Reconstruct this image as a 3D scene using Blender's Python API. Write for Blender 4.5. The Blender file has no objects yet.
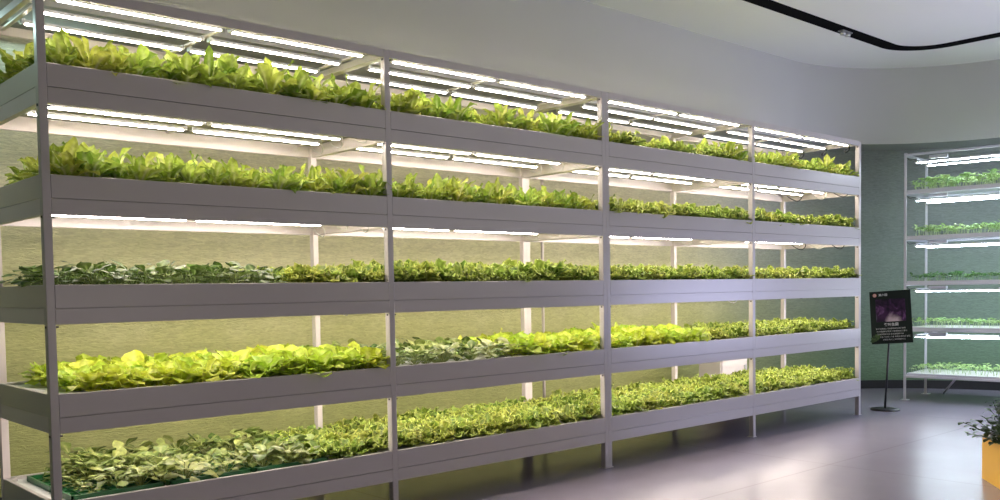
import bpy, bmesh, math, random
from mathutils import Vector, Matrix
import numpy as np

rnd = random.Random(7)
C = bpy.context.scene.collection
PI = math.pi

# ------------------------------------------------------------------ helpers
def link(name, me, parent=None, loc=(0, 0, 0)):
    o = bpy.data.objects.new(name, me)
    C.objects.link(o)
    o.location = loc
    if parent is not None:
        o.parent = parent
    return o

def tag(o, label=None, cat=None, group=None, kind=None):
    if label: o['label'] = label
    if cat: o['category'] = cat
    if group: o['group'] = group
    if kind: o['kind'] = kind
    return o

def thing(name, label, cat, loc=(0, 0, 0), rotz=0, group=None):
    o = link(name, None, None, loc)
    o.rotation_euler = (0, 0, rotz)
    o.empty_display_size = 0.1
    return tag(o, label, cat, group)

class MB:
    """collects shapes for one mesh"""
    def __init__(s):
        s.v = []; s.f = []; s.sm = []
    def add(s, vs, fs, smooth=False):
        n = len(s.v)
        s.v += [tuple(p) for p in vs]
        s.f += [tuple(i + n for i in f) for f in fs]
        s.sm += [smooth] * len(fs)
    def box(s, x0, x1, y0, y1, z0, z1, b=0.0):
        if b <= 0:
            vs = [(x, y, z) for z in (z0, z1) for y in (y0, y1) for x in (x0, x1)]
            s.add(vs, [(0, 2, 3, 1), (4, 5, 7, 6), (0, 1, 5, 4), (2, 6, 7, 3), (0, 4, 6, 2), (1, 3, 7, 5)])
        else:
            bm = bmesh.new()
            bmesh.ops.create_cube(bm, size=1)
            for v in bm.verts:
                v.co = Vector(((x0 + x1) / 2 + v.co.x * (x1 - x0), (y0 + y1) / 2 + v.co.y * (y1 - y0), (z0 + z1) / 2 + v.co.z * (z1 - z0)))
            bmesh.ops.bevel(bm, geom=bm.edges[:], offset=b, segments=2, affect='EDGES', profile=0.6)
            bm.verts.index_update()
            s.add([v.co[:] for v in bm.verts], [[v.index for v in f.verts] for f in bm.faces])
            bm.free()
    def tube(s, pts, r, seg=6, cap=True):
        pts = [Vector(p) for p in pts]
        n = len(pts); vs = []; fs = []
        for i, p in enumerate(pts):
            t = (pts[min(i + 1, n - 1)] - pts[max(i - 1, 0)]).normalized()
            a = t.cross(Vector((0, 0, 1)))
            if a.length < 1e-3: a = t.cross(Vector((0, 1, 0)))
            a.normalize(); b = t.cross(a)
            rr = r[i] if isinstance(r, (list, tuple)) else r
            for k in range(seg):
                an = 2 * PI * k / seg
                vs.append(p + a * math.cos(an) * rr + b * math.sin(an) * rr)
        for i in range(n - 1):
            for k in range(seg):
                k2 = (k + 1) % seg
                fs.append((i * seg + k, i * seg + k2, (i + 1) * seg + k2, (i + 1) * seg + k))
        if cap:
            fs.append(tuple(range(seg - 1, -1, -1))); fs.append(tuple((n - 1) * seg + k for k in range(seg)))
        s.add(vs, fs, True)
    def lathe(s, prof, seg=32, o=(0, 0, 0)):
        vs = []; fs = []
        for (r, z) in prof:
            for k in range(seg):
                a = 2 * PI * k / seg
                vs.append((o[0] + r * math.cos(a), o[1] + r * math.sin(a), o[2] + z))
        for i in range(len(prof) - 1):
            for k in range(seg):
                k2 = (k + 1) % seg
                fs.append((i * seg + k, i * seg + k2, (i + 1) * seg + k2, (i + 1) * seg + k))
        s.add(vs, fs, True)
    def build(s, name, mat, parent=None, loc=(0, 0, 0)):
        me = bpy.data.meshes.new(name)
        me.from_pydata(s.v, [], s.f)
        me.polygons.foreach_set('use_smooth', s.sm)
        if mat: me.materials.append(mat)
        me.update()
        return link(name, me, parent, loc)

def boxobj(name, mat, parent, *b, bev=0.0):
    m = MB(); m.box(*b, b=bev); return m.build(name, mat, parent)

# ------------------------------------------------------------------ materials
def mat(name):
    m = bpy.data.materials.new(name); m.use_nodes = True
    nt = m.node_tree
    for n in list(nt.nodes): nt.nodes.remove(n)
    out = nt.nodes.new('ShaderNodeOutputMaterial')
    return m, nt, out
def N(nt, t, **kw):
    n = nt.nodes.new(t)
    for k, v in kw.items():
        if k.startswith('i_'):
            n.inputs[k[2:].replace('_', ' ')].default_value = v
        else: setattr(n, k, v)
    return n
def lk(nt, a, ao, b, bi): nt.links.new(a.outputs[ao], b.inputs[bi])
def rgb(c): return (c[0], c[1], c[2], 1)

def simple(name, col, rough=0.5, metal=0.0, coat=0.0, var=0.06, nscale=3.0, bump=0.0, bscale=40, spec=0.5):
    m, nt, out = mat(name)
    p = N(nt, 'ShaderNodeBsdfPrincipled'); lk(nt, p, 0, out, 0)
    p.inputs['Roughness'].default_value = rough
    p.inputs['Metallic'].default_value = metal
    p.inputs['Coat Weight'].default_value = coat
    p.inputs['Specular IOR Level'].default_value = spec
    tc = N(nt, 'ShaderNodeTexCoord')
    nz = N(nt, 'ShaderNodeTexNoise'); nz.inputs['Scale'].default_value = nscale; nz.inputs['Detail'].default_value = 4
    lk(nt, tc, 'Object', nz, 'Vector')
    mx = N(nt, 'ShaderNodeMix', data_type='RGBA')
    mx.inputs[6].default_value = rgb([c * (1 - var) for c in col]); mx.inputs[7].default_value = rgb([min(1, c * (1 + var)) for c in col])
    lk(nt, nz, 0, mx, 0); lk(nt, mx, 2, p, 'Base Color')
    if bump:
        n2 = N(nt, 'ShaderNodeTexNoise'); n2.inputs['Scale'].default_value = bscale; n2.inputs['Detail'].default_value = 3
        lk(nt, tc, 'Object', n2, 'Vector')
        b = N(nt, 'ShaderNodeBump'); b.inputs['Strength'].default_value = bump; b.inputs['Distance'].default_value = 0.02
        lk(nt, n2, 0, b, 'Height'); lk(nt, b, 0, p, 'Normal')
    return m

def emit(name, col, s):
    m, nt, out = mat(name)
    e = N(nt, 'ShaderNodeEmission'); e.inputs[0].default_value = rgb(col); e.inputs[1].default_value = s
    lk(nt, e, 0, out, 0); return m

M = {}
M['steel'] = simple('white_coated_steel', (.47, .445, .425), .28, var=.03, bump=.10, bscale=2.2, spec=.6)  # front parts: the one white rack paint, darkened to carry their shade
M['steel_in'] = simple('white_steel_post', (.66, .60, .58), .4, var=.02)  # inner parts: same white paint, kept lighter for the LED light on them
M['board'] = simple('white_foam_board', (.72, .73, .70), .75, var=.08, nscale=9)
M['alu'] = simple('aluminium', (.55, .56, .56), .35, metal=.7)
M['slim'] = simple('slim_grey_steel', (.58, .59, .64), .35, metal=.15)
M['black'] = simple('matt_black', (.012, .012, .013), .4)
M['slot'] = simple('slot_black', (.004, .004, .005), .9, spec=.05)
M['under'] = simple('galvanised_underside', (.33, .32, .29), .6)  # trough bottoms in a darker grey than their sides
M['gap'] = simple('dark_bolt', (.03, .03, .03), .5)
M['cable_w'] = simple('pale_cable', (.55, .54, .50), .5)
M['cable_k'] = simple('dark_cable', (.03, .03, .03), .45)
M['green_tray'] = simple('dark_green_plastic', (.012, .12, .035), .35, var=.2, nscale=30)
M['soil'] = simple('dark_soil', (.02, .017, .012), .9, var=.5, nscale=40, bump=.6)
M['yellow'] = simple('yellow_painted_wood', (.86, .50, .05), .45, var=.08, nscale=5)
M['liner'] = simple('pale_liner', (.72, .72, .7), .7, bump=.5, bscale=20)
M['cabinet'] = simple('cabinet_white', (.72, .68, .68), .4)
M['led'] = emit('led_warm_white', (1.0, .865, .775), 55)
M['led_b'] = emit('led_cool_white', (.76, .87, 1.0), 62)
M['ink'] = simple('pale_print', (.42, .44, .42), .6, var=0)
M['red'] = simple('logo_print', (.50, .17, .12), .6, var=.1)

def wall_material():
    m, nt, out = mat('green_textured_plaster')
    p = N(nt, 'ShaderNodeBsdfPrincipled'); lk(nt, p, 0, out, 0)
    p.inputs['Roughness'].default_value = .7
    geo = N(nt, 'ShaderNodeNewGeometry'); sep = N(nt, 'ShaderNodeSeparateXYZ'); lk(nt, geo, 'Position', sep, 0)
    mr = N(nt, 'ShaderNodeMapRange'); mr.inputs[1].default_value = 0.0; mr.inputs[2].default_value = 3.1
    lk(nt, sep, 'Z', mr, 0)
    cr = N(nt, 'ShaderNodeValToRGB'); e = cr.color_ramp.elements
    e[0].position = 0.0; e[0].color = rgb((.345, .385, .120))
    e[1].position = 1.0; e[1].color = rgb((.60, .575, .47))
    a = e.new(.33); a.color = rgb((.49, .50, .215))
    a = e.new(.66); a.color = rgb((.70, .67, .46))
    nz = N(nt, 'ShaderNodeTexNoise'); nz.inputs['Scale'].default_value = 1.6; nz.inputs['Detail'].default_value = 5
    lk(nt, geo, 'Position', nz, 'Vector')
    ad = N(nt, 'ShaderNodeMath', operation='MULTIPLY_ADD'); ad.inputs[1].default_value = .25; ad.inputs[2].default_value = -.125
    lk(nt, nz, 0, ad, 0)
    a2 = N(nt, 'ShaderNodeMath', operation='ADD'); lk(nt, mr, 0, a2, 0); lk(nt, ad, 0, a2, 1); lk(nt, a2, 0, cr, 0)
    # painted-in shade: cooler, deeper green towards the corner the LEDs leave unlit
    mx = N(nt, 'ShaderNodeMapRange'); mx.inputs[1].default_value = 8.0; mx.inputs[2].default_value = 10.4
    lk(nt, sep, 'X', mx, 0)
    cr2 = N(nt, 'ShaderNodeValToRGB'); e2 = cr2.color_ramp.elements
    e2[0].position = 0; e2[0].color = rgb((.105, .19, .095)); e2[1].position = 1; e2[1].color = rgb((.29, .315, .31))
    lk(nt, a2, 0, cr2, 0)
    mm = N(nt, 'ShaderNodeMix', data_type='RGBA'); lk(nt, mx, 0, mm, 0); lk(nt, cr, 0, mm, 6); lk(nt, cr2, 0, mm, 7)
    # woven, brushed relief
    mp = N(nt, 'ShaderNodeMapping'); mp.inputs['Scale'].default_value = (14, 14, 75); lk(nt, geo, 'Position', mp, 0)
    n2 = N(nt, 'ShaderNodeTexNoise'); n2.inputs['Scale'].default_value = 1.0; n2.inputs['Detail'].default_value = 4; n2.inputs['Distortion'].default_value = 1.2
    lk(nt, mp, 0, n2, 'Vector')
    n3 = N(nt, 'ShaderNodeMix', data_type='RGBA', blend_type='MULTIPLY'); n3.inputs[0].default_value = .5
    rr = N(nt, 'ShaderNodeMapRange'); rr.inputs[1].default_value = .35; rr.inputs[2].default_value = .65; rr.inputs[3].default_value = .65; rr.inputs[4].default_value = 1.15
    lk(nt, n2, 0, rr, 0); lk(nt, mm, 2, n3, 6); lk(nt, rr, 0, n3, 7); lk(nt, n3, 2, p, 'Base Color')
    b = N(nt, 'ShaderNodeBump'); b.inputs['Strength'].default_value = .55; b.inputs['Distance'].default_value = .02
    lk(nt, n2, 0, b, 'Height'); lk(nt, b, 0, p, 'Normal')
    return m
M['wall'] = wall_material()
M['upper'] = simple('grey_upper_wall', (.50, .495, .49), .85, var=.03, nscale=1.5, bump=.04, bscale=120)
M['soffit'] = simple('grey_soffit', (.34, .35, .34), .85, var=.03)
M['ceiling'] = simple('pale_ceiling', (.82, .81, .80), .9, var=.02, nscale=1.0, bump=.03, bscale=150)

def floor_material():
    m, nt, out = mat('polished_concrete')
    p = N(nt, 'ShaderNodeBsdfPrincipled'); lk(nt, p, 0, out, 0)
    tc = N(nt, 'ShaderNodeTexCoord')
    n1 = N(nt, 'ShaderNodeTexNoise'); n1.inputs['Scale'].default_value = .9; n1.inputs['Detail'].default_value = 8; n1.inputs['Roughness'].default_value = .6
    lk(nt, tc, 'Object', n1, 'Vector')
    cr = N(nt, 'ShaderNodeValToRGB'); e = cr.color_ramp.elements
    e[0].position = .2; e[0].color = rgb((.235, .212, .265)); e[1].position = .8; e[1].color = rgb((.29, .262, .325))
    lk(nt, n1, 0, cr, 0)
    # slab joints
    wx = N(nt, 'ShaderNodeSeparateXYZ'); lk(nt, tc, 'Object', wx, 0)
    jo = []
    for ax, per, sh in (('X', 3.1, .9), ('Y', 2.6, 1.15)):
        a = N(nt, 'ShaderNodeMath', operation='ADD'); a.inputs[1].default_value = sh + 50 * per; lk(nt, wx, ax, a, 0)
        b = N(nt, 'ShaderNodeMath', operation='PINGPONG'); b.inputs[1].default_value = per / 2; lk(nt, a, 0, b, 0)
        c = N(nt, 'ShaderNodeMapRange'); c.inputs[1].default_value = .003; c.inputs[2].default_value = .010; c.inputs[3].default_value = .80; c.inputs[4].default_value = 1; lk(nt, b, 0, c, 0)
        jo.append(c)
    jm = N(nt, 'ShaderNodeMath', operation='MULTIPLY'); lk(nt, jo[0], 0, jm, 0); lk(nt, jo[1], 0, jm, 1)
    mu = N(nt, 'ShaderNodeMix', data_type='RGBA', blend_type='MULTIPLY'); mu.inputs[0].default_value = 1
    lk(nt, cr, 0, mu, 6); lk(nt, jm, 0, mu, 7); lk(nt, mu, 2, p, 'Base Color')
    p.inputs['Roughness'].default_value = .26
    p.inputs['Specular IOR Level'].default_value = .65
    return m
M['floor'] = floor_material()

def leaf_material(name, col, dark, rib, sat_var=.05, trans=.36, val_var=.35, rough=.45, tip=None):
    """colour from the leafmap attribute: r = |across|, g = along, b = chance per leaf"""
    m, nt, out = mat(name)
    at = N(nt, 'ShaderNodeAttribute', attribute_name='leafmap')
    sp = N(nt, 'ShaderNodeSeparateColor'); lk(nt, at, 'Color', sp, 0)
    oi = N(nt, 'ShaderNodeObjectInfo')
    m1 = N(nt, 'ShaderNodeMix', data_type='RGBA'); m1.inputs[6].default_value = rgb(dark); m1.inputs[7].default_value = rgb(col)
    lk(nt, sp, 2, m1, 0)
    # pale midrib and base
    a = N(nt, 'ShaderNodeMapRange'); a.inputs[1].default_value = .05; a.inputs[2].default_value = .45; a.inputs[3].default_value = 1; a.inputs[4].default_value = 0
    lk(nt, sp, 0, a, 0)
    g = N(nt, 'ShaderNodeMapRange'); g.inputs[1].default_value = .1; g.inputs[2].default_value = .85; g.inputs[3].default_value = .95; g.inputs[4].default_value = .1
    lk(nt, sp, 1, g, 0)
    mu = N(nt, 'ShaderNodeMath', operation='MULTIPLY'); lk(nt, a, 0, mu, 0); lk(nt, g, 0, mu, 1)
    m2 = N(nt, 'ShaderNodeMix', data_type='RGBA'); lk(nt, mu, 0, m2, 0); lk(nt, m1, 2, m2, 6); m2.inputs[7].default_value = rgb(rib)
    if tip:
        e_ = N(nt, 'ShaderNodeMath', operation='MULTIPLY'); lk(nt, sp, 0, e_, 0); lk(nt, sp, 1, e_, 1)
        w_ = N(nt, 'ShaderNodeMapRange'); w_.inputs[1].default_value = .35; w_.inputs[2].default_value = .85; lk(nt, e_, 0, w_, 0)
        m3 = N(nt, 'ShaderNodeMix', data_type='RGBA'); lk(nt, w_, 0, m3, 0); lk(nt, m2, 2, m3, 6); m3.inputs[7].default_value = rgb(tip); m2 = m3
    tc = N(nt, 'ShaderNodeTexCoord'); nz = N(nt, 'ShaderNodeTexNoise'); nz.inputs['Scale'].default_value = 38; nz.inputs['Detail'].default_value = 3
    lk(nt, tc, 'Object', nz, 'Vector')
    hs = N(nt, 'ShaderNodeHueSaturation')
    h = N(nt, 'ShaderNodeMapRange'); h.inputs[3].default_value = .5 - sat_var * .35; h.inputs[4].default_value = .5 + sat_var * .35
    lk(nt, oi, 'Random', h, 0); lk(nt, h, 0, hs, 'Hue')
    v = N(nt, 'ShaderNodeMapRange'); v.inputs[1].default_value = .3; v.inputs[2].default_value = .7; v.inputs[3].default_value = 1 - val_var; v.inputs[4].default_value = 1 + val_var * .6
    lk(nt, nz, 0, v, 0); lk(nt, v, 0, hs, 'Value'); lk(nt, m2, 2, hs, 'Color')
    p = N(nt, 'ShaderNodeBsdfPrincipled'); p.inputs['Roughness'].default_value = rough; p.inputs['Specular IOR Level'].default_value = .35
    lk(nt, hs, 0, p, 'Base Color')
    t = N(nt, 'ShaderNodeBsdfTranslucent'); lk(nt, hs, 0, t, 0)
    mix = N(nt, 'ShaderNodeMixShader'); mix.inputs[0].default_value = trans
    lk(nt, p, 0, mix, 1); lk(nt, t, 0, mix, 2); lk(nt, mix, 0, out, 0)
    return m
M['romaine'] = leaf_material('romaine_leaf', (.62, .70, .13), (.19, .31, .025), (.88, .88, .52))
M['bright'] = leaf_material('bright_lettuce_leaf', (.66, .75, .10), (.36, .50, .03), (.86, .88, .42))
M['curly'] = leaf_material('curly_lettuce_leaf', (.34, .44, .06), (.10, .19, .018), (.46, .54, .15), val_var=.5, tip=(.64, .73, .17))
M['greens'] = leaf_material('dark_greens_leaf', (.17, .27, .045), (.04, .09, .014), (.30, .40, .13), trans=.25, rough=.3)
M['pale_greens'] = leaf_material('pale_greens_leaf', (.34, .41, .115), (.09, .15, .025), (.42, .47, .18), trans=.25, rough=.38)
M['seedling'] = leaf_material('seedling_leaf', (.46, .64, .26), (.25, .44, .11), (.66, .78, .46))
M['seedling_d'] = leaf_material('dark_seedling_leaf', (.10, .24, .05), (.035, .11, .02), (.35, .5, .25))
M['shrub'] = leaf_material('shrub_leaf', (.050, .105, .030), (.014, .038, .010), (.08, .13, .05), trans=.15)

# ------------------------------------------------------------------ plants
class Leaves:
    def __init__(s): s.v = []; s.f = []; s.c = []
    def leaf(s, L, W, az, el, curl, cup, ruf, rk, nu=7, nv=4, base=.004, z0=0., peak=.62, stalk=.22, rn=rnd, tint=None, twist=0., out=0.0, floor=None):
        n0 = len(s.v); b = rn.random() if tint is None else tint
        ca, sa = math.cos(az), math.sin(az)
        ph = rn.random() * 6.28; ph2 = rn.random() * 6.28
        x, z = base + out, z0; ang = el
        for i in range(nu):
            t = i / (nu - 1)
            if i:
                ang = el - curl * (t ** 1.6)
                x += math.cos(ang) * L / (nu - 1); z += math.sin(ang) * L / (nu - 1)
            if t < peak: w = stalk + (1 - stalk) * math.sin(t / peak * PI / 2) ** 1.7
            else: w = math.sqrt(max(0, 1 - ((t - peak) / (1.0001 - peak)) ** 2.2)) * .92 + .08
            w *= W / 2
            nx, nz = -math.sin(ang), math.cos(ang)
            for j in range(nv + 1):
                q = -1 + 2 * j / nv
                e = abs(q)
                off = cup * w * q * q + ruf * W * (e ** 1.6) * math.sin(rk * t * 6.28 + ph + (1.7 if q > 0 else 0)) * min(1, t * 2.2)
                off += ruf * .35 * W * math.sin(rk * 1.9 * t * 6.28 + ph2 + 3 * q) * e
                yy = q * w * (1 + .10 * math.sin(rk * 1.3 * t * 6.28 + ph2))
                zo = off + twist * yy * t
                px, pz = x + nx * zo, z + nz * zo
                if floor is not None:
                    fl = floor * min(1, t * 4)
                    if pz < fl: pz = fl + .12 * (pz - fl) * (0 if pz < -fl else 1) + .004 * e
                s.v.append((px * ca - yy * sa, px * sa + yy * ca, pz))
                s.c.append((e, t, b, 1))
        for i in range(nu - 1):
            for j in range(nv):
                a = n0 + i * (nv + 1) + j
                s.f.append((a, a + 1, a + nv + 2, a + nv + 1))
    def stem(s, p0, p1, r0, r1, seg=4, g=0.0):
        n0 = len(s.v); p0 = Vector(p0); p1 = Vector(p1)
        d = (p1 - p0).normalized(); a = d.cross(Vector((.3, .9, .1))).normalized(); c = d.cross(a)
        for p, r in ((p0, r0), (p1, r1)):
            for k in range(seg):
                an = 2 * PI * k / seg
                s.v.append(tuple(p + a * math.cos(an) * r + c * math.sin(an) * r)); s.c.append((0, g, .8, 1))
        for k in range(seg):
            k2 = (k + 1) % seg
            s.f.append((n0 + k, n0 + k2, n0 + seg + k2, n0 + seg + k))
    def mesh(s, name, m):
        me = bpy.data.meshes.new(name); me.from_pydata(s.v, [], s.f)
        at = me.color_attributes.new('leafmap', 'FLOAT_COLOR', 'POINT')
        at.data.foreach_set('color', np.array(s.c, dtype=np.float32).ravel())
        me.polygons.foreach_set('use_smooth', [True] * len(s.f))
        me.materials.append(m); me.update(); return me

GA = 2.39996
def romaine(seed, m, name, H=.20):
    r = random.Random(seed); s = Leaves(); n = 20
    for k in range(n):
        f = k / (n - 1)                                   # 0 = inner
        s.leaf(H * r.uniform(.55, 1.20) * (1.0 - .25 * f), H * r.uniform(.22, .34), k * GA + r.uniform(-.3, .3), 1.50 - .75 * f + r.uniform(-.1, .1),
               .25 + .8 * f + r.uniform(0, .35), r.uniform(.2, .6), r.uniform(.12, .21), r.uniform(1.8, 3.0), nu=9, nv=6, base=.006 + .012 * f, rn=r, stalk=.30, peak=.66, floor=.024)
    for k in range(3):                                    # outer leaves that flop over
        s.leaf(H * r.uniform(.55, .75), H * r.uniform(.3, .4), r.random() * 6.28, .55, 1.5, .2, .08, 2, base=.015, rn=r, tint=r.uniform(0, .5), stalk=.3, floor=.024)
    return s.mesh(name, m)
def loose(seed, m, name, H=.17):
    r = random.Random(seed); s = Leaves(); n = 14
    for k in range(n):
        f = k / (n - 1)
        s.leaf(H * r.uniform(.8, 1.1), H * r.uniform(.52, .70), k * GA + r.uniform(-.3, .3), 1.42 - .85 * f, .5 + .8 * f + r.uniform(0, .4),
               r.uniform(.0, .4), r.uniform(.09, .15), r.uniform(1.6, 2.6), nu=8, nv=6, base=.008 + .012 * f, rn=r, stalk=.22, peak=.66, floor=.024)
    return s.mesh(name, m)
def curly(seed, m, name, H=.13):
    r = random.Random(seed); s = Leaves(); n = 25
    for k in range(n):
        f = k / (n - 1)
        s.leaf(H * r.uniform(.62, 1.10), H * r.uniform(.38, .58), k * GA + r.uniform(-.4, .4), 1.50 - 1.05 * f, .45 + .5 * f + r.uniform(0, .5),
               r.uniform(-.1, .3), r.uniform(.20, .32), r.uniform(2.6, 4.2), nu=11, nv=6, base=.006 + .012 * f, rn=r, stalk=.28, peak=.74, floor=.024)
    return s.mesh(name, m)
def greens(seed, m, name, H=.13):
    r = random.Random(seed); s = Leaves(); n = 12
    for k in range(n):
        f = k / (n - 1); az = k * GA + r.uniform(-.3, .3)
        el = 1.40 - .85 * f; Ls = H * r.uniform(.45, .8)
        e = Vector((math.cos(az) * math.cos(el), math.sin(az) * math.cos(el), math.sin(el))) * Ls
        s.stem((0, 0, 0), e, .0035, .0025, g=.2)
        s.leaf(H * r.uniform(.48, .68), H * r.uniform(.40, .55), az + r.uniform(-.3, .3), el - r.uniform(.35, .9), r.uniform(.4, 1.1), r.uniform(-.35, .25), r.uniform(.03, .07), 1.3,
               nu=6, nv=4, base=math.hypot(e.x, e.y), z0=e.z, rn=r, stalk=.25, peak=.5, floor=.03)
    return s.mesh(name, m)
def seedling(seed, m, name, H=.10):
    r = random.Random(seed); s = Leaves()
    for q in range(2):
        ox, oy = r.uniform(-.02, .02), r.uniform(-.02, .02)
        lx, ly = ox + r.uniform(-.015, .015), oy + r.uniform(-.015, .015); h = H * r.uniform(.5, .8)
        nv0 = len(s.v)
        s.stem((ox, oy, 0), (lx, ly, h), .0018, .0014, g=.3)
        for k in range(r.choice((3, 4, 4))):
            n0 = len(s.v)
            s.leaf(H * r.uniform(.35, .6), H * r.uniform(.24, .36), k * 1.9 + r.random(), r.uniform(.1, .9), r.uniform(.3, .9), .15, .03, 1.2, nu=5, nv=2, base=.002, z0=0, rn=r, stalk=.2, peak=.55)
            for i in range(n0, len(s.v)):
                v = s.v[i]; s.v[i] = (v[0] + lx, v[1] + ly, v[2] + h)
    return s.mesh(name, m)

VAR = {
    'romaine': [romaine(10 + i, M['romaine'], 'romaine_lettuce', .195) for i in range(6)],
    'bright': [loose(30 + i, M['bright'], 'leaf_lettuce', .165) for i in range(5)],
    'curly': [curly(50 + i, M['curly'], 'curly_lettuce', .125) for i in range(6)],
    'greens': [greens(70 + i, M['greens'], 'leafy_green', .125) for i in range(5)],
    'pale': [greens(90 + i, M['pale_greens'], 'leafy_green', .14) for i in range(5)],
    'seedling': [seedling(110 + i, M['seedling'], 'seedling', .10) for i in range(5)],
    'seedling_d': [seedling(130 + i, M['seedling_d'], 'seedling', .085) for i in range(5)],
}

# ------------------------------------------------------------------ the room
UZ, CZ = 3.12, 4.05
CXc, CYc, RU, RL = 8.75, -.80, 2.0, 2.62          # corner centre, upper and lower wall radius
def wall_path(r, off):
    pts = [(-9.0 + i * (CXc + 9) / 12, CYc + r) for i in range(12)]
    pts += [(CXc + r * math.sin(a), CYc + r * math.cos(a)) for a in [PI / 2 * i / 40 for i in range(41)]]
    pts += [(CXc + r, CYc - i * 1.2) for i in range(1, 9)]
    return pts
def ribbon(name, path, zs, m, smooth=True):
    b = MB(); n = len(path)
    vs = [(x, y, z) for z in zs for (x, y) in path]
    fs = []
    for k in range(len(zs) - 1):
        for i in range(n - 1):
            fs.append((k * n + i, k * n + i + 1, (k + 1) * n + i + 1, (k + 1) * n + i))
    b.add(vs, fs, smooth)
    o = b.build(name, m); tag(o, kind='structure'); return o
up, lo = wall_path(RU, 0), wall_path(RL, 0)
boxobj('floor', M['floor'], None, -9, 11.6, -10.5, 2.0, -.1, 0)['kind'] = 'structure'
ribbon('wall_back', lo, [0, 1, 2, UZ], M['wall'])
ribbon('wall_upper', up, [UZ, CZ], M['upper'])
b = MB(); n = len(up)
b.add([(x, y, UZ) for x, y in up] + [(x, y, UZ) for x, y in lo], [(i, i + 1, n + i + 1, n + i) for i in range(n - 1)])
tag(b.build('trim_1', M['soffit']), kind='structure')                    # soffit under the upper wall
boxobj('ceiling', M['ceiling'], None, -9, 11.6, -10.5, 2.0, CZ, CZ + .1)['kind'] = 'structure'
b = MB(); inn = wall_path(RL - .015, 0); n = len(inn)
b.add([(x, y, z) for z in (0, .11) for x, y in inn] + [(x, y, .11) for x, y in lo],
      [(i, i + 1, n + i + 1, n + i) for i in range(n - 1)] + [(n + i, n + i + 1, 2 * n + i + 1, 2 * n + i) for i in range(n - 1)])
tag(b.build('baseboard_back', M['black']), kind='structure')
# the recessed black slot in the ceiling
def slot_path(r, cx, cy):
    p = [(-9 + i * (cx + 9) / 10, cy + r) for i in range(10)]
    p += [(cx + r * math.sin(a), cy + r * math.cos(a)) for a in [PI / 2 * i / 14 for i in range(15)]]
    p += [(cx + r, cy - i * 1.2) for i in range(1, 8)]
    return p
sa, sb = slot_path(.565, 9.0, -.34), slot_path(.410, 9.0, -.34)
b = MB(); n = len(sa); zt = CZ - .012
b.add([(x, y, zt) for x, y in sa] + [(x, y, zt) for x, y in sb] + [(x, y, CZ) for x, y in sa] + [(x, y, CZ) for x, y in sb],
      [(i, n + i, n + i + 1, i + 1) for i in range(n - 1)] + [(i, i + 1, 2 * n + i + 1, 2 * n + i) for i in range(n - 1)] + [(n + i, 3 * n + i, 3 * n + i + 1, n + i + 1) for i in range(n - 1)])
tag(b.build('trim_2', M['slot']), kind='structure')

# small twin spotlight in the slot
t = thing('track_spotlight', 'small grey twin spotlight set in the black ceiling slot', 'light', (8.02, .145, CZ - .012))
boxobj('mount', M['alu'], t, -.10, .10, -.03, .03, -.012, 0)
for dx in (-.05, .05):
    m = MB(); m.lathe([(.0, -.045), (.026, -.045), (.03, -.04), (.03, -.012), (.0, -.012)], 16, (dx, 0, 0)); m.build('lamp_head', M['alu'], t)

# ------------------------------------------------------------------ the long racks
W, PW, PD, D = 2.0, .04, .045, .925
LIP = [2.509, 1.980, 1.451, .922, .393]
TOP = 2.882
H1, H2 = .112, .192
TIER = ['top tier', 'second tier', 'middle tier', 'fourth tier', 'bottom tier']
BAY = ['leftmost bay', 'second bay', 'third bay', 'rightmost bay']

def tube_light(parent, x0, x1, y, z, led, name='light_tube'):
    m = MB()
    m.box(x0, x1, y - .014, y + .014, z, z + .018, b=.003)
    for xe in (x0, x1):                                    # clips
        m.box(xe - .012 if xe == x0 else xe - .006, xe + .006 if xe == x0 else xe + .012, y - .018, y + .018, z - .004, z + .022)
    h = m.build(name, M['alu'], parent)
    d = MB()
    pr = [(-.009, 0), (-.008, -.006), (0, -.009), (.008, -.006), (.009, 0)]
    vs = [(x, y + a, z + c) for x in (x0 + .008, x1 - .008) for a, c in pr]
    d.add(vs, [(i, i + 1, 6 + i, 5 + i) for i in range(4)])
    d.build('diffuser', led, h)
    return h

def cable(parent, pts, r, m, name='power_cable'):
    # smooth the way through the points
    P = [Vector(p) for p in pts]; out = []
    for i in range(len(P) - 1):
        p0 = P[max(i - 1, 0)]; p1 = P[i]; p2 = P[i + 1]; p3 = P[min(i + 2, len(P) - 1)]
        for k in range(6):
            t = k / 6
            out.append(.5 * (2 * p1 + (p2 - p0) * t + (2 * p0 - 5 * p1 + 4 * p2 - p3) * t * t + (3 * p1 - p0 - 3 * p2 + p3) * t ** 3))
    out.append(P[-1])
    b = MB(); b.tube(out, r, 5); return b.build(name, m, parent)

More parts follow.
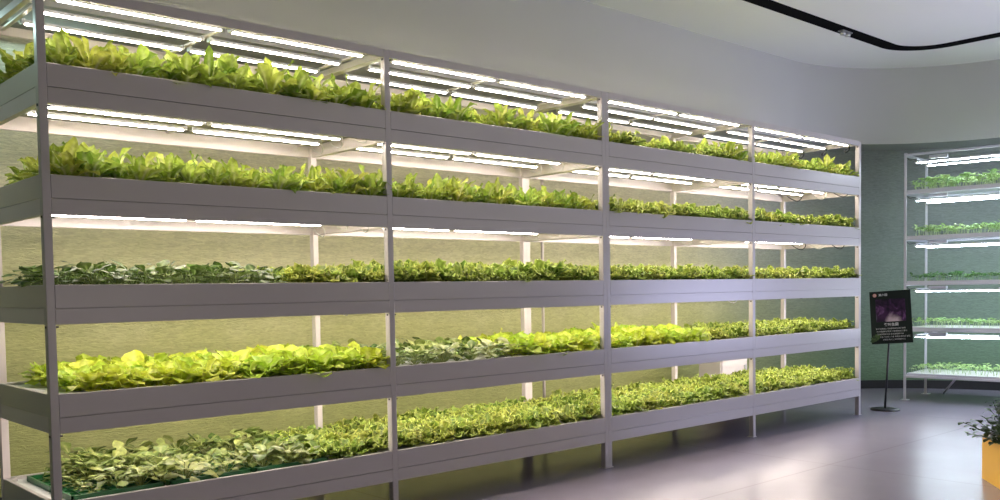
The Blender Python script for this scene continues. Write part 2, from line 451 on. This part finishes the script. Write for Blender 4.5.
def make_rack(x0, label):
    """two bays; x0 = left edge of its first post"""
    t = thing('grow_rack', label, 'rack', (x0, 0, 0))
    px = [0, W, 2 * W]
    right_end = x0 > 2
    for p in px:
        for y0, y1 in ((0, PD), (D - PD, D)):
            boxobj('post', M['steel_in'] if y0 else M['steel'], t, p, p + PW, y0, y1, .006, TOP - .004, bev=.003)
            boxobj('foot_plate', M['steel'], t, p - .010, p + PW + .010, y0 - .006, y1 + .012, 0, .006, bev=.002)
    lv = [(l - H2, l - H1 - .004) for l in LIP] + [(TOP - .05, TOP)]
    for li, (z0, z1) in enumerate(lv):
        for bx in (0, 1):
            a, c = px[bx] + PW, px[bx + 1]
            m = MB(); m.box(a + .0008, c - .0008, .001, .014, z0, z1, b=.0015)
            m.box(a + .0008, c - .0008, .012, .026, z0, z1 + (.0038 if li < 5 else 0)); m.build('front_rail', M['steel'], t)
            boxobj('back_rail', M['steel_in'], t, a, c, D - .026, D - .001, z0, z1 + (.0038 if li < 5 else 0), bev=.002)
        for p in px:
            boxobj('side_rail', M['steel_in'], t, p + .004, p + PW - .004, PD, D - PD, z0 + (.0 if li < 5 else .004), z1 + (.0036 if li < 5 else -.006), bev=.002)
        # LED tubes hung just under the rail frame's inside
        if li == 5: tz, rows = TOP - .048, (.075, .335, .60)
        else: tz, rows = z0 + .048, (.10, .35, .60)
        if li == 4: continue                               # nothing grows below the bottom tray
        for bx in (0, 1):
            a = px[bx] + PW
            for y in rows:
                tube_light(t, a + .075, a + .935, y, tz, M['led'])
                tube_light(t, a + .99, a + 1.85, y, tz, M['led'])
            # light carriers across the bay
            for xx in (.05, .962, 1.875):
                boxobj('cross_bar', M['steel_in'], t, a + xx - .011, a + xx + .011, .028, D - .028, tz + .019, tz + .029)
            if li < 5:
                e = a + 1.90
                dark = right_end and bx == 1
                for k, y in enumerate((.14, .40, .64)):
                    yy = y + rnd.uniform(-.03, .03); dz = rnd.uniform(.035, .075)
                    cable(t, [(e - .05, yy - .06, tz + .012), (e - .01, yy - .03, tz - dz * .6), (e + .01, yy + .03, tz - dz), (e + .0, yy + .10, tz - dz * .5), (e + .015, yy + .16, tz + .012)],
                          .0035 if not dark else .005, M['cable_k'] if dark and k != 1 else M['cable_w'])
            elif right_end and bx == 1:
                for y in (.075, .335, .60):
                    e = a + 1.86
                    cable(t, [(e, y, tz + .008), (e + .05, y + .01, tz - .005), (e + .08, y + .03, tz - .04), (e + .05, y + .05, tz - .065), (e + .02, y + .04, tz - .045), (e + .03, y + .01, tz - .02)], .008, M['cable_k'])
        # bolts at the posts
        for p in px:
            zz = z0 - .012
            boxobj('bolt', M['gap'], t, p - .004, p + .002, .014, .026, zz - .006, zz + .006)
            boxobj('bolt', M['gap'], t, p + PW, p + PW + .014, .008, .018, zz - .005, zz + .005)
    return t

rack1 = make_rack(0.0, 'long white five-tier grow rack on the left half of the wall, nearest the viewer')
rack2 = make_rack(2 * W + PW, 'long white five-tier grow rack continuing to the right towards the sign stand')
# white drain pipe behind the right rack
m = MB(); m.tube([(.30, 1.0, .0), (.30, 1.0, 1.8), (.30, .99, 2.35)], .013, 10); m.build('drain_pipe', M['steel_in'], rack2)

# ------------------------------------------------------------------ troughs
def rect_outline(x0, x1, y0, y1, nl, nr, ny):
    return [(x0 + nl, y0), (x1 - nr, y0), (x1 - nr, y0 + ny), (x1, y0 + ny), (x1, y1 - ny), (x1 - nr, y1 - ny), (x1 - nr, y1), (x0 + nl, y1), (x0 + nl, y1 - ny), (x0, y1 - ny), (x0, y0 + ny), (x0 + nl, y0 + ny)]
def offset_in(pts, d):
    n = len(pts); out = []
    for i in range(n):
        a, p, c = Vector(pts[i - 1]), Vector(pts[i]), Vector(pts[(i + 1) % n])
        e1 = (p - a).normalized(); e2 = (c - p).normalized()
        n1 = Vector((-e1.y, e1.x)); n2 = Vector((-e2.y, e2.x))
        q = p + (n1 + n2) * d
        out.append((q.x, q.y))
    return out
def make_trough(bay, tier):
    px0 = bay * W + (PW if bay >= 2 else 0)
    # between the middles of the posts, but out to the post's face at the rack's ends
    l_in = PW / 2 + .002; ends = bay in (0, 2); ende = bay in (1, 3)
    xo0 = px0 + (.002 if ends else l_in); xo1 = px0 + W + (PW - .002 if ende else PW - l_in)
    nl = px0 + PW + .0015 - xo0; nr = xo1 - (px0 + W - .0015)
    lip = LIP[tier]; zb = lip - H1
    t = thing('planting_trough', TROUGH[(tier, bay)], 'trough', (px0 + PW + W / 2, D / 2, zb), 0, None)
    ox, oy = px0 + PW + W / 2, D / 2
    out = [(x - ox, y - oy) for x, y in rect_outline(xo0, xo1, .0005, D - .0005, nl, nr, PD + .002)]
    inn = offset_in(out, .026)
    n = len(out); m = MB()
    top = H1; c = .0025
    loops = [[(x, y, 0) for x, y in out], [(x, y, top - c) for x, y in out], [(x, y, top) for x, y in offset_in(out, c)],
             [(x, y, top) for x, y in offset_in(out, .026 - c)], [(x, y, top - c) for x, y in inn], [(x, y, .010) for x, y in inn]]
    vs = [p for L in loops for p in L]; fs = []
    for k in range(len(loops) - 1):
        for i in range(n):
            j = (i + 1) % n
            fs.append((k * n + i, k * n + j, (k + 1) * n + j, (k + 1) * n + i))
    fs.append(tuple(range(n - 1, -1, -1))); fs.append(tuple(5 * n + i for i in range(n)))
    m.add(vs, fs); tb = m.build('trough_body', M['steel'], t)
    tb.data.materials.append(M['under']); tb.data.polygons[len(fs) - 2].material_index = 1
    bi = offset_in(out, .0265); m = MB()
    zc = H1 - .018
    m.add([(x, y, zc - .02) for x, y in bi] + [(x, y, zc) for x, y in bi],
          [tuple(range(n - 1, -1, -1)), tuple(range(n, 2 * n))] + [(i, (i + 1) % n, n + (i + 1) % n, n + i) for i in range(n)])
    m.build('planting_board', M['board'], t)
    return t
CROP = {
    (0, 0): 'tall romaine lettuce', (0, 1): 'romaine lettuce', (0, 2): 'curly lettuce after one tall romaine', (0, 3): 'loose pale romaine',
    (1, 0): 'romaine lettuce', (1, 1): 'broad romaine lettuce', (1, 2): 'curly lettuce', (1, 3): 'curly lettuce',
    (2, 0): 'dark leafy greens', (2, 1): 'deep green curly lettuce', (2, 2): 'curly lettuce', (2, 3): 'curly lettuce',
    (3, 0): 'bright yellow-green lettuce', (3, 1): 'dusty leafy greens and lettuce', (3, 2): 'bright lettuce then curly lettuce', (3, 3): 'curly lettuce',
    (4, 0): 'young greens in green trays', (4, 1): 'dense curly lettuce', (4, 2): 'dense curly lettuce', (4, 3): 'dense curly lettuce'}
TROUGH = {k: 'white trough of %s, %s, %s' % (v, TIER[k[0]], BAY[k[1]]) for k, v in CROP.items()}
for ti in range(5):
    for ba in range(4): make_trough(ba, ti)

# dark green seedling trays at the near end of the bottom trough
for k in range(3):
    m = MB(); x0 = .10 + k * .50; z = LIP[4] - .017
    x1 = x0 + .47; y0, y1 = .06, .80
    m.box(x0, x1, y0, y1, z, z + .006)
    for (a, c_, d, e) in ((x0, x1, y0, y0 + .012), (x0, x1, y1 - .012, y1), (x0, x0 + .012, y0, y1), (x1 - .012, x1, y0, y1)): m.box(a, c_, d, e, z + .006, z + .03)
    for i in range(1, 6): m.box(x0 + i * .0783 - .002, x0 + i * .0783 + .002, y0, y1, z + .006, z + .014)
    for i in range(1, 9): m.box(x0, x1, y0 + i * .082 - .002, y0 + i * .082 + .002, z + .006, z + .014)
    tag(m.build('seedling_tray', M['green_tray']), ['dark green plastic seedling tray at the near end of the bottom leftmost trough', 'dark green plastic seedling tray, second from left in the bottom leftmost trough', 'dark green plastic seedling tray, third from left in the bottom leftmost trough'][k], 'tray', 'green trays in the bottom leftmost trough')

# ------------------------------------------------------------------ planting
CAM = Vector((-1.4117, -4.7794, 1.398))
ORD = ['first', 'second', 'third', 'fourth', 'fifth', 'sixth', 'seventh', 'eighth', 'ninth', 'tenth', 'eleventh', 'twelfth', 'thirteenth', 'fourteenth', 'fifteenth', 'sixteenth', 'seventeenth', 'eighteenth']
ROW = ['front row', 'second row', 'third row', 'fourth row', 'fifth row', 'back row']
NC, NR = 15, 6
def kind_at(t, b, f):
    if t == 0: return ('romaine', 'romaine', 'romaine' if f < .05 or f > .82 else 'curly', 'romaine')[b]
    if t == 1: return 'romaine' if b < 2 else 'curly'
    if t == 2: return ('greens' if f < .66 else 'curly') if b == 0 else 'curly'
    if t == 3: return ('bright', ('pale' if rnd.random() < .7 else 'greens') if f < .60 else 'bright', 'bright' if f < .72 else 'curly', 'curly')[b]
    return ('pale' if f < .78 else 'curly') if b == 0 else 'curly'
SC = {(0, 0): 1.12, (0, 1): .95, (0, 2): 1.15, (0, 3): .86, (1, 0): .98, (1, 1): .90, (1, 2): 1.2, (1, 3): 1.15, (2, 0): 1.05, (2, 1): 1.3, (2, 2): 1.2, (2, 3): 1.1,
      (3, 0): .95, (3, 1): .95, (3, 2): .95, (3, 3): 1.0, (4, 0): 1.0, (4, 1): 1.1, (4, 2): 1.12, (4, 3): 1.05}
LOOK = {'romaine': 'light green romaine lettuce', 'bright': 'bright yellow-green leaf lettuce', 'curly': 'curly frilled lettuce', 'greens': 'dark leafy green', 'pale': 'dusty green leafy plant'}
NAME = {'romaine': 'romaine_lettuce', 'bright': 'leaf_lettuce', 'curly': 'curly_lettuce', 'greens': 'leafy_green', 'pale': 'leafy_green', 'seedling': 'seedling', 'seedling_d': 'seedling'}
plants = []          # kind, variant, location, rotation, scale, score, label
for ti in range(5):
    for ba in range(4):
        X0 = ba * W + (PW if ba >= 2 else 0) + PW
        for c in range(NC):
            for r in range(NR):
                f = c / (NC - 1); k = kind_at(ti, ba, f + rnd.uniform(-.02, .02))
                lm = .19 if (ti, ba) in ((3, 0), (4, 0)) else .10
                x = X0 + lm + f * (W - .10 - lm) + rnd.uniform(-.022, .022)
                y = (.115 if ti < 2 else .138) + r * .135 + rnd.uniform(-.02, .02)
                z = LIP[ti] - .019
                s = SC[(ti, ba)] * (rnd.uniform(.70, 1.26) if ti == 0 else rnd.uniform(.82, 1.16))
                if ti == 0 and ba == 2 and c == 0: s *= 1.05
                if ti == 0 and ba == 0: s *= 1.12 if rnd.random() < .25 else .9
                if k == 'curly' and ti in (1, 2): s *= 1.0
                if (ti, ba) == (4, 0):
                    if f < .62: z += .008
                    if .32 < f < .52 and r < 4: s *= .62
                    if f < .07: s *= .5
                tx = rnd.gauss(0, .12); ty = rnd.gauss(0, .12)
                if r == 0 and ti < 2: tx += .10                                   # front row leans out over the lip a little
                d = (Vector((x, y, z)) - CAM).length
                vis = 1 + (.55, .50, .35, .06, .03)[ti] * r
                plants.append([k, rnd.randrange(len(VAR[k])), (x, y, z), (tx, ty, rnd.random() * 6.28), s, d * vis,
                               '%s, %s from left in %s, %s, %s' % (LOOK[k], ORD[c], ROW[r], TIER[ti].replace('tier', 'trough'), BAY[ba])])

def mat_of(loc, rot, s):
    from mathutils import Euler
    return Matrix.Translation(loc) @ Euler(rot).to_matrix().to_4x4() @ Matrix.Scale(s, 4)
def stuff(name, items, label, cat):
    vs = []; fs = []; cs = []; n0 = 0; cache = {}
    for it in items:
        me = VAR[it[0]][it[1]]
        if me.name not in cache:
            co = np.empty(len(me.vertices) * 3, np.float32); me.vertices.foreach_get('co', co)
            fi = np.empty(len(me.loops), np.int32); me.loops.foreach_get('vertex_index', fi)
            cl = np.empty(len(me.vertices) * 4, np.float32); me.color_attributes['leafmap'].data.foreach_get('color', cl)
            cache[me.name] = (co.reshape(-1, 3), fi.reshape(-1, 4), cl.reshape(-1, 4))
        co, fi, cl = cache[me.name]
        Mx = np.array(mat_of(it[2], it[3], it[4]))
        vs.append(co @ Mx[:3, :3].T + Mx[:3, 3]); fs.append(fi + n0); cs.append(cl); n0 += len(co)
    V = np.concatenate(vs); F = np.concatenate(fs); K = np.concatenate(cs)
    me = bpy.data.meshes.new(name)
    me.vertices.add(len(V)); me.vertices.foreach_set('co', V.astype(np.float32).ravel())
    me.loops.add(F.size); me.loops.foreach_set('vertex_index', F.ravel().astype(np.int32))
    me.polygons.add(len(F)); me.polygons.foreach_set('loop_start', np.arange(0, F.size, 4, dtype=np.int32))
    me.polygons.foreach_set('use_smooth', np.ones(len(F), dtype=bool))
    me.update(calc_edges=True); me.validate()
    at = me.color_attributes.new('leafmap', 'FLOAT_COLOR', 'POINT'); at.data.foreach_set('color', K.astype(np.float32).ravel())
    me.materials.append(VAR[items[0][0]][0].materials[0])
    return tag(link(name, me), label, cat, kind='stuff')
GROUP = {'romaine': 'romaine lettuces in the upper troughs', 'bright': 'bright leaf lettuces in the fourth tier', 'curly': 'curly lettuces along the racks', 'greens': 'dark leafy greens in the middle and fourth tiers', 'pale': 'dusty leafy greens in the lower tiers'}
def place(kind, items, cap, group, cat, rest):
    items = sorted(items, key=lambda p: p[5])
    for it in items[:cap]:
        o = link(NAME[kind], VAR[it[0]][it[1]], None, it[2])
        o.rotation_euler = it[3]; o.scale = (it[4],) * 3
        tag(o, it[6], cat, group)
    if len(items) > cap: stuff(NAME[kind], items[cap:], rest, cat)
for kind, cap, cat, rest in (('romaine', 300, 'lettuce', 'romaine lettuces filling the back rows of the upper troughs'), ('bright', 300, 'lettuce', ''), ('curly', 300, 'lettuce', 'curly lettuces filling the farther rows of the troughs'),
                             ('greens', 300, 'leafy green', ''), ('pale', 300, 'leafy green', '')):
    place(kind, [p for p in plants if p[0] == kind], cap, GROUP[kind], cat, rest)

# ------------------------------------------------------------------ equipment cabinet behind the rack
t = thing('equipment_cabinet', 'pinkish white equipment cabinet standing behind the rack in the third bay', 'cabinet', (7.30, 1.18, 0))
boxobj('cabinet_body', M['cabinet'], t, -.25, .25, -.13, .15, .04, .76, bev=.006)
boxobj('door', M['cabinet'], t, -.235, .235, -.145, -.13, .06, .745, bev=.004)
boxobj('plinth', M['black'], t, -.24, .24, -.12, .14, 0, .04)
m = MB(); m.box(.17, .19, -.165, -.145, .40, .52, b=.003); m.build('handle', M['alu'], t)

# ------------------------------------------------------------------ far slim rack with seedlings
ang = math.atan2(-.995, .10)                                # its long side runs this way
F0 = Vector((9.60, .236))
far = thing('seedling_rack', 'slim grey-framed seedling rack standing against the green wall behind the sign stand', 'rack', (F0.x, F0.y, 0), ang)
LF, DF, HF = 2.1, .78, 2.913
SH = [2.446, 1.907, 1.377, .833, .286]
def yl(a, b_): return (a, b_)
for xx in (0, LF - .035):
    for yy in (0, DF - .035):
        m = MB(); m.box(xx, xx + .030, yy, yy + .006, .006, HF); m.box(xx if xx == 0 else xx + .024, xx + .006 if xx == 0 else xx + .030, yy, yy + .035, .006, HF)
        m.box(xx, xx + .030, yy, yy + .035, HF - .012, HF)
        m.build('post', M['slim'], far)
        boxobj('foot_plate', M['slim'], far, xx - .025, xx + .06, yy - .02, yy + .055, 0, .008, bev=.002)
for k, z in enumerate([HF - .02] + SH):
    boxobj('front_rail', M['slim'], far, .0, LF, -.004, .020, z - .016, z + .008, bev=.002)
    boxobj('back_rail', M['slim'], far, .0, LF, DF - .020, DF + .004, z - .016, z + .008, bev=.002)
    for xx in (.0, LF - .025): boxobj('side_rail', M['slim'], far, xx, xx + .025, .02, DF - .02, z - .022, z + .008, bev=.002)
    if k < 5:
        for yy in (.17, .56):
            tube_light(far, .08, 1.0, yy, z - .085, M['led_b']); tube_light(far, 1.06, LF - .08, yy, z - .085, M['led_b'])
        for xx in (.14, 1.03, LF - .14): boxobj('cross_bar', M['slim'], far, xx - .01, xx + .01, .02, DF - .02, z - .066, z - .050)
        boxobj('driver_box', M['slim'], far, .26, .46, .06, .11, z - .062, z - .026, bev=.003)
        cable(far, [(.02, .03, z - .03), (.05, .05, z - .06), (.09, .10, z - .05), (.16, .14, z - .08)], .004, M['cable_k'])
for xx in (.55,):
    m = MB(); m.tube([(.55, .10, .27), (.35, .34, .07)], .012, 8); m.build('brace', M['slim'], far)
mw = Matrix.Translation((F0.x, F0.y, 0)) @ Matrix.Rotation(ang, 4, 'Z')
sl = []
for k, z in enumerate(SH):
    p = mw @ Vector((LF / 2, DF / 2, z + .008))
    t = thing('shelf_tray', 'shallow white tray of %s seedlings on the %s shelf of the slim far rack' % ('dark green' if k == 2 else 'pale green', ['top', 'second', 'middle', 'fourth', 'bottom'][k]), 'tray', p, ang)
    m = MB(); a, c = LF / 2 - .03, DF / 2 - .024
    m.box(-a, a, -c, c, 0, .004); m.box(-a, a, -c, -c + .004, .004, .026); m.box(-a, a, c - .004, c, .004, .026); m.box(-a, -a + .004, -c, c, .004, .026); m.box(a - .004, a, -c, c, .004, .026)
    m.build('tray_body', M['slim'], t)
    boxobj('planting_board', M['board'], t, -a + .006, a - .006, -c + .006, c - .006, .004, .022)
    kk = 'seedling_d' if k == 2 else 'seedling'
    for c_ in range(11):
        for r in range(8):
            f = (.09 + c_ * .118 + rnd.uniform(-.03, .03), .07 + r * .092 + rnd.uniform(-.03, .03))
            q = mw @ Vector((f[0], f[1], z + .03))
            hs = (1.5, 1.2, 1.15, .95, 1.0)[k] * rnd.uniform(.7, 1.25)
            vis = 1 + (.5, .5, .35, .08, .04)[k] * r
            sl.append([kk, rnd.randrange(5), tuple(q), (rnd.gauss(0, .15), rnd.gauss(0, .15), rnd.random() * 6.28), hs, (q - CAM).length * vis,
                       '%s seedling, %s from left in %s, %s shelf of slim far rack' % ('dark' if k == 2 else 'pale', ORD[c_], ('front row', 'second row', 'third row', 'fourth row', 'fifth row', 'sixth row', 'seventh row', 'back row')[r], ['top', 'second', 'middle', 'fourth', 'bottom'][k])])
place('seedling', [s for s in sl if s[0] == 'seedling'], 240, 'pale seedlings on the slim far rack', 'seedling', 'pale green seedlings filling the back of the slim far rack')
place('seedling_d', [s for s in sl if s[0] == 'seedling_d'], 60, 'dark seedlings on the middle shelf', 'seedling', 'dark green seedlings at the back of the middle shelf')

# ------------------------------------------------------------------ sign stand
def picture_material():
    m, nt, out = mat('purple_lettuce_print')
    p = N(nt, 'ShaderNodeBsdfPrincipled'); lk(nt, p, 0, out, 0); p.inputs['Roughness'].default_value = .5; p.inputs['Specular IOR Level'].default_value = .2
    tc = N(nt, 'ShaderNodeTexCoord')
    n1 = N(nt, 'ShaderNodeTexNoise'); n1.inputs['Scale'].default_value = 9; n1.inputs['Detail'].default_value = 6; n1.inputs['Distortion'].default_value = 1.5
    lk(nt, tc, 'Object', n1, 'Vector')
    cr = N(nt, 'ShaderNodeValToRGB'); e = cr.color_ramp.elements
    e[0].position = .38; e[0].color = rgb((.006, .003, .010)); e[1].position = .78; e[1].color = rgb((.18, .085, .21))
    a = e.new(.56); a.color = rgb((.032, .010, .042))
    lk(nt, n1, 0, cr, 0)
    # pale root end towards the lower right corner, one pale leaf on the left
    sep = N(nt, 'ShaderNodeSeparateXYZ'); lk(nt, tc, 'Object', sep, 0)
    def blob(cx, cz, rx, rz):
        a = N(nt, 'ShaderNodeVectorMath', operation='SUBTRACT'); a.inputs[1].default_value = (cx, 0, cz); lk(nt, tc, 'Object', a, 0)
        s_ = N(nt, 'ShaderNodeVectorMath', operation='MULTIPLY'); s_.inputs[1].default_value = (1 / rx, 0, 1 / rz); lk(nt, a, 0, s_, 0)
        w = N(nt, 'ShaderNodeVectorMath', operation='MULTIPLY_ADD'); lk(nt, n1, 1, w, 0); w.inputs[1].default_value = (1.2, 0, 1.2); lk(nt, s_, 0, w, 2)
        l = N(nt, 'ShaderNodeVectorMath', operation='LENGTH'); lk(nt, w, 0, l, 0)
        r = N(nt, 'ShaderNodeMapRange'); r.inputs[1].default_value = 1.15; r.inputs[2].default_value = .4; r.inputs[3].default_value = 0; r.inputs[4].default_value = 1
        lk(nt, l, 1, r, 0); return r
    b1 = blob(.075, -.075, .085, .09); b2 = blob(-.16, -.02, .04, .07)
    m1 = N(nt, 'ShaderNodeMix', data_type='RGBA'); lk(nt, b1, 0, m1, 0); lk(nt, cr, 0, m1, 6); m1.inputs[7].default_value = rgb((.42, .34, .36))
    m2 = N(nt, 'ShaderNodeMix', data_type='RGBA'); lk(nt, b2, 0, m2, 0); lk(nt, m1, 2, m2, 6); m2.inputs[7].default_value = rgb((.16, .16, .22))
    lk(nt, m2, 2, p, 'Base Color')
    return m
SB = Vector((8.598, -.019, 0))
sign = thing('sign_stand', 'black floor sign stand with a purple lettuce picture, beside the right end of the rack', 'sign', SB, math.atan2(-(SB.x - CAM.x), SB.y - CAM.y) - 0.05)
# local frame: x to the viewer's right, y away from the viewer
m = MB(); m.lathe([(0, 0), (.150, 0), (.152, .006), (.150, .016), (.12, .022), (.02, .026), (0, .026)], 40); m.build('base', M['black'], sign)
m = MB(); m.tube([(0, 0, .02), (.020, .010, .40), (.040, .025, .80)], .0115, 14); m.build('pole', M['black'], sign)
bd = boxobj('board', simple('board_print_black', (.004, .010, .007), .5, var=.1, spec=.2), sign, -.208, .208, -.008, .008, -.29, .29, bev=.003)
bd.location = (.058, .0, 1.022); bd.rotation_euler = (math.radians(-10), math.radians(-3.6), 0)
pic = boxobj('picture', picture_material(), bd, -.150, .150, -.001, .001, -.125, .125); pic.location = (.0, -.0095, .075)
def text(body, size, x, z, m, bold=0.0, align='CENTER', name='lettering'):
    cu = bpy.data.curves.new('lettering', 'FONT'); cu.body = body; cu.size = size; cu.align_x = align; cu.align_y = 'CENTER'; cu.offset = bold
    cu.extrude = .0004
    o = bpy.data.objects.new('tmp', cu); C.objects.link(o)
    dg = bpy.context.evaluated_depsgraph_get()
    me = bpy.data.meshes.new_from_object(o.evaluated_get(dg))
    bpy.data.objects.remove(o); me.materials.clear(); me.materials.append(m)
    q = link(name, me, bd, (x, -.0095, z)); q.rotation_euler = (PI / 2, 0, 0); return q
text('果小田', .030, -.070, .245, M['ink'], .0006, name='brand_lettering')
m = MB(); m.lathe([(0, 0), (.020, 0), (.020, .001), (0, .001)], 24)
lg = m.build('logo', M['red'], bd, (-.155, -.0095, .245)); lg.rotation_euler = (PI / 2, 0, 0)
m = MB(); m.lathe([(.011, .001), (.011, .0018), (.0135, .0018), (.0135, .001)], 24); m.box(-.0015, .0015, -.009, .009, .001, .0018); m.box(-.008, .008, -.0015, .0015, .001, .0018)
m.build('logo_mark', M['ink'], lg)
text('紫叶生菜', .036, .0, -.085, M['ink'], .0012, name='title_lettering')
body = ['紫叶生菜富含 花青素和维生素矿物质', '叶片柔嫩紫红鲜亮 口感清脆爽口 适合', '生食凉拌和沙拉 生长期短喜冷凉', '种植适温十五至二十度 采用水培方式 栽培', '全程洁净无土 绿色健康可口']
for i, s_ in enumerate(body):
    text(s_, .0185, (-.01, .0, -.015, .01, .02)[i], -.128 - i * .030, M['ink'], .0, name='body_lettering')
lf = Leaves()
for i in range(5): lf.leaf(.07, .035, 1.2 + i * .5, .0, .0, 0, 0, 1, nu=5, nv=2, rn=rnd)
lo_ = link('leaf_print', lf.mesh('leaf_print', M['shrub']), bd, (-.150, -.010, -.255)); lo_.rotation_euler = (PI / 2, 0, 0)

# ------------------------------------------------------------------ yellow planter with a bush
pa = math.atan2(-.24, -.32)
pl = thing('planter_box', 'yellow wooden planter box holding a dark bushy plant, at the right edge', 'planter', (5.553, -2.174, 0), pa)
# local x runs along the visible face towards the viewer, local +y is the inside
Lp, Wp, Hp = .95, .42, .31
m = MB()
m.box(0, Lp, 0, .02, 0, Hp); m.box(0, Lp, Wp - .02, Wp, 0, Hp); m.box(0, .02, .02, Wp - .02, 0, Hp); m.box(Lp - .02, Lp, .02, Wp - .02, 0, Hp); m.box(.02, Lp - .02, .02, Wp - .02, 0, .02)
m.build('box', M['yellow'], pl)
boxobj('soil', M['soil'], pl, .022, Lp - .022, .022, Wp - .022, .02, Hp - .05)
m = MB(); pts = []
m.tube([(.03 + i * (Lp - .06) / 24, .03 + .010 * math.sin(i * 1.9), Hp + .005 + .014 * math.sin(i * 2.7)) for i in range(25)], [.016 + .006 * math.sin(i * 2.1) for i in range(25)], 8)
m.build('liner_edge', M['liner'], pl)
r2 = random.Random(5)
pm = Matrix.Translation((5.553, -2.174, 0)) @ Matrix.Rotation(pa, 4, 'Z')
bu = thing('leafy_bush', 'dark green small-leaved bush growing in the yellow planter', 'plant', pm @ Vector((.22, .19, Hp - .05)), pa)
lf = Leaves(); st = Leaves()
for i in range(230):
    a = r2.random() * 6.28; rr = abs(r2.gauss(0, .17)); hx = r2.uniform(-.20, .50)
    tip = Vector((hx + math.cos(a) * rr * .8, math.sin(a) * rr, r2.uniform(.10, .37) - rr * .25))
    if tip.z < .06: tip.z = .08
    b0 = Vector((max(-.17, min(.60, hx * .8)), r2.uniform(-.12, .12), 0))
    st.stem(b0, tip, .004, .002, g=1)
    for k in range(13):
        f = .40 + .60 * k / 12; p = b0.lerp(tip, f); n0 = len(lf.v)
        lf.leaf(r2.uniform(.045, .068), r2.uniform(.030, .044), r2.random() * 6.28, r2.uniform(-.3, .8), .6, .1, .03, 1, nu=5, nv=2, base=.004, rn=r2, peak=.5)
        for i_ in range(n0, len(lf.v)):
            v = lf.v[i_]; lf.v[i_] = (v[0] + p.x, v[1] + p.y, v[2] + p.z)
link('foliage', lf.mesh('foliage', M['shrub']), bu); link('stems', st.mesh('stems', M['shrub']), bu)

# ------------------------------------------------------------------ lights
def area(name, loc, target, sx, sy, power, col, spread=180):
    l = bpy.data.lights.new(name, 'AREA'); l.shape = 'RECTANGLE'; l.size = sx; l.size_y = sy; l.energy = power; l.color = col
    l.spread = math.radians(spread)
    o = bpy.data.objects.new(name, l); C.objects.link(o); o.location = loc
    d = Vector(target) - Vector(loc); o.rotation_euler = d.to_track_quat('-Z', 'Y').to_euler(); return o
area('cove_lamp', (-.6, 1.70, 3.10), (-.6, 1.3, 2.4), 3.0, .06, 14, (.70, 1.0, .95))
area('room_lamp_cool', (9.6, -3.2, 1.1), (8.0, 0, .5), 2.0, 1.2, 80, (.62, .64, 1.0))  # added bluish fill for the right-hand panels, stands in for unseen racks
area('room_lamp_warm', (1.5, -6.0, .9), (3.0, 0, .1), 4, 1.2, 24, (1.0, .86, .78))  # added low fill to lift the left and lower panels
area('ceiling_wash', (7.0, -4.5, 2.3), (7.0, -2.5, 4.05), 5, 2.5, 56, (.88, .90, 1.0), 130)  # added upward fill to brighten the ceiling, no fixture there
area('ceiling_wash', (1.5, -4.5, 2.3), (2.5, -2.0, 4.05), 5, 2.5, 14, (1.0, .96, .88), 130)  # weaker, warm copy of the added ceiling fill
w = bpy.data.worlds.new('world'); w.use_nodes = True; bpy.context.scene.world = w
bg = w.node_tree.nodes['Background']; bg.inputs[0].default_value = (.62, .59, .56, 1); bg.inputs[1].default_value = .09

# ------------------------------------------------------------------ camera
f, yaw, pit, rol = 938.166, .834, -.046, -.016
fw = Vector((math.cos(pit) * math.cos(yaw), math.cos(pit) * math.sin(yaw), math.sin(pit)))
rt = Vector((math.sin(yaw), -math.cos(yaw), 0)); upv = rt.cross(fw)
cr_, sr = math.cos(rol), math.sin(rol)
r_, u_ = rt * cr_ + upv * sr, upv * cr_ - rt * sr
cd = bpy.data.cameras.new('camera'); cam = bpy.data.objects.new('camera', cd); C.objects.link(cam)
cam.matrix_world = Matrix(((r_.x, u_.x, -fw.x, CAM.x), (r_.y, u_.y, -fw.y, CAM.y), (r_.z, u_.z, -fw.z, CAM.z), (0, 0, 0, 1)))
cd.sensor_width = 36; cd.lens = f * 36 / 1000; cd.shift_y = 81.93 / 1000; cd.clip_end = 100; cd.clip_start = .05
S = bpy.context.scene
S.camera = cam
S.view_settings.view_transform = 'Standard'
S.view_settings.look = 'None'
S.view_settings.exposure = 0.0
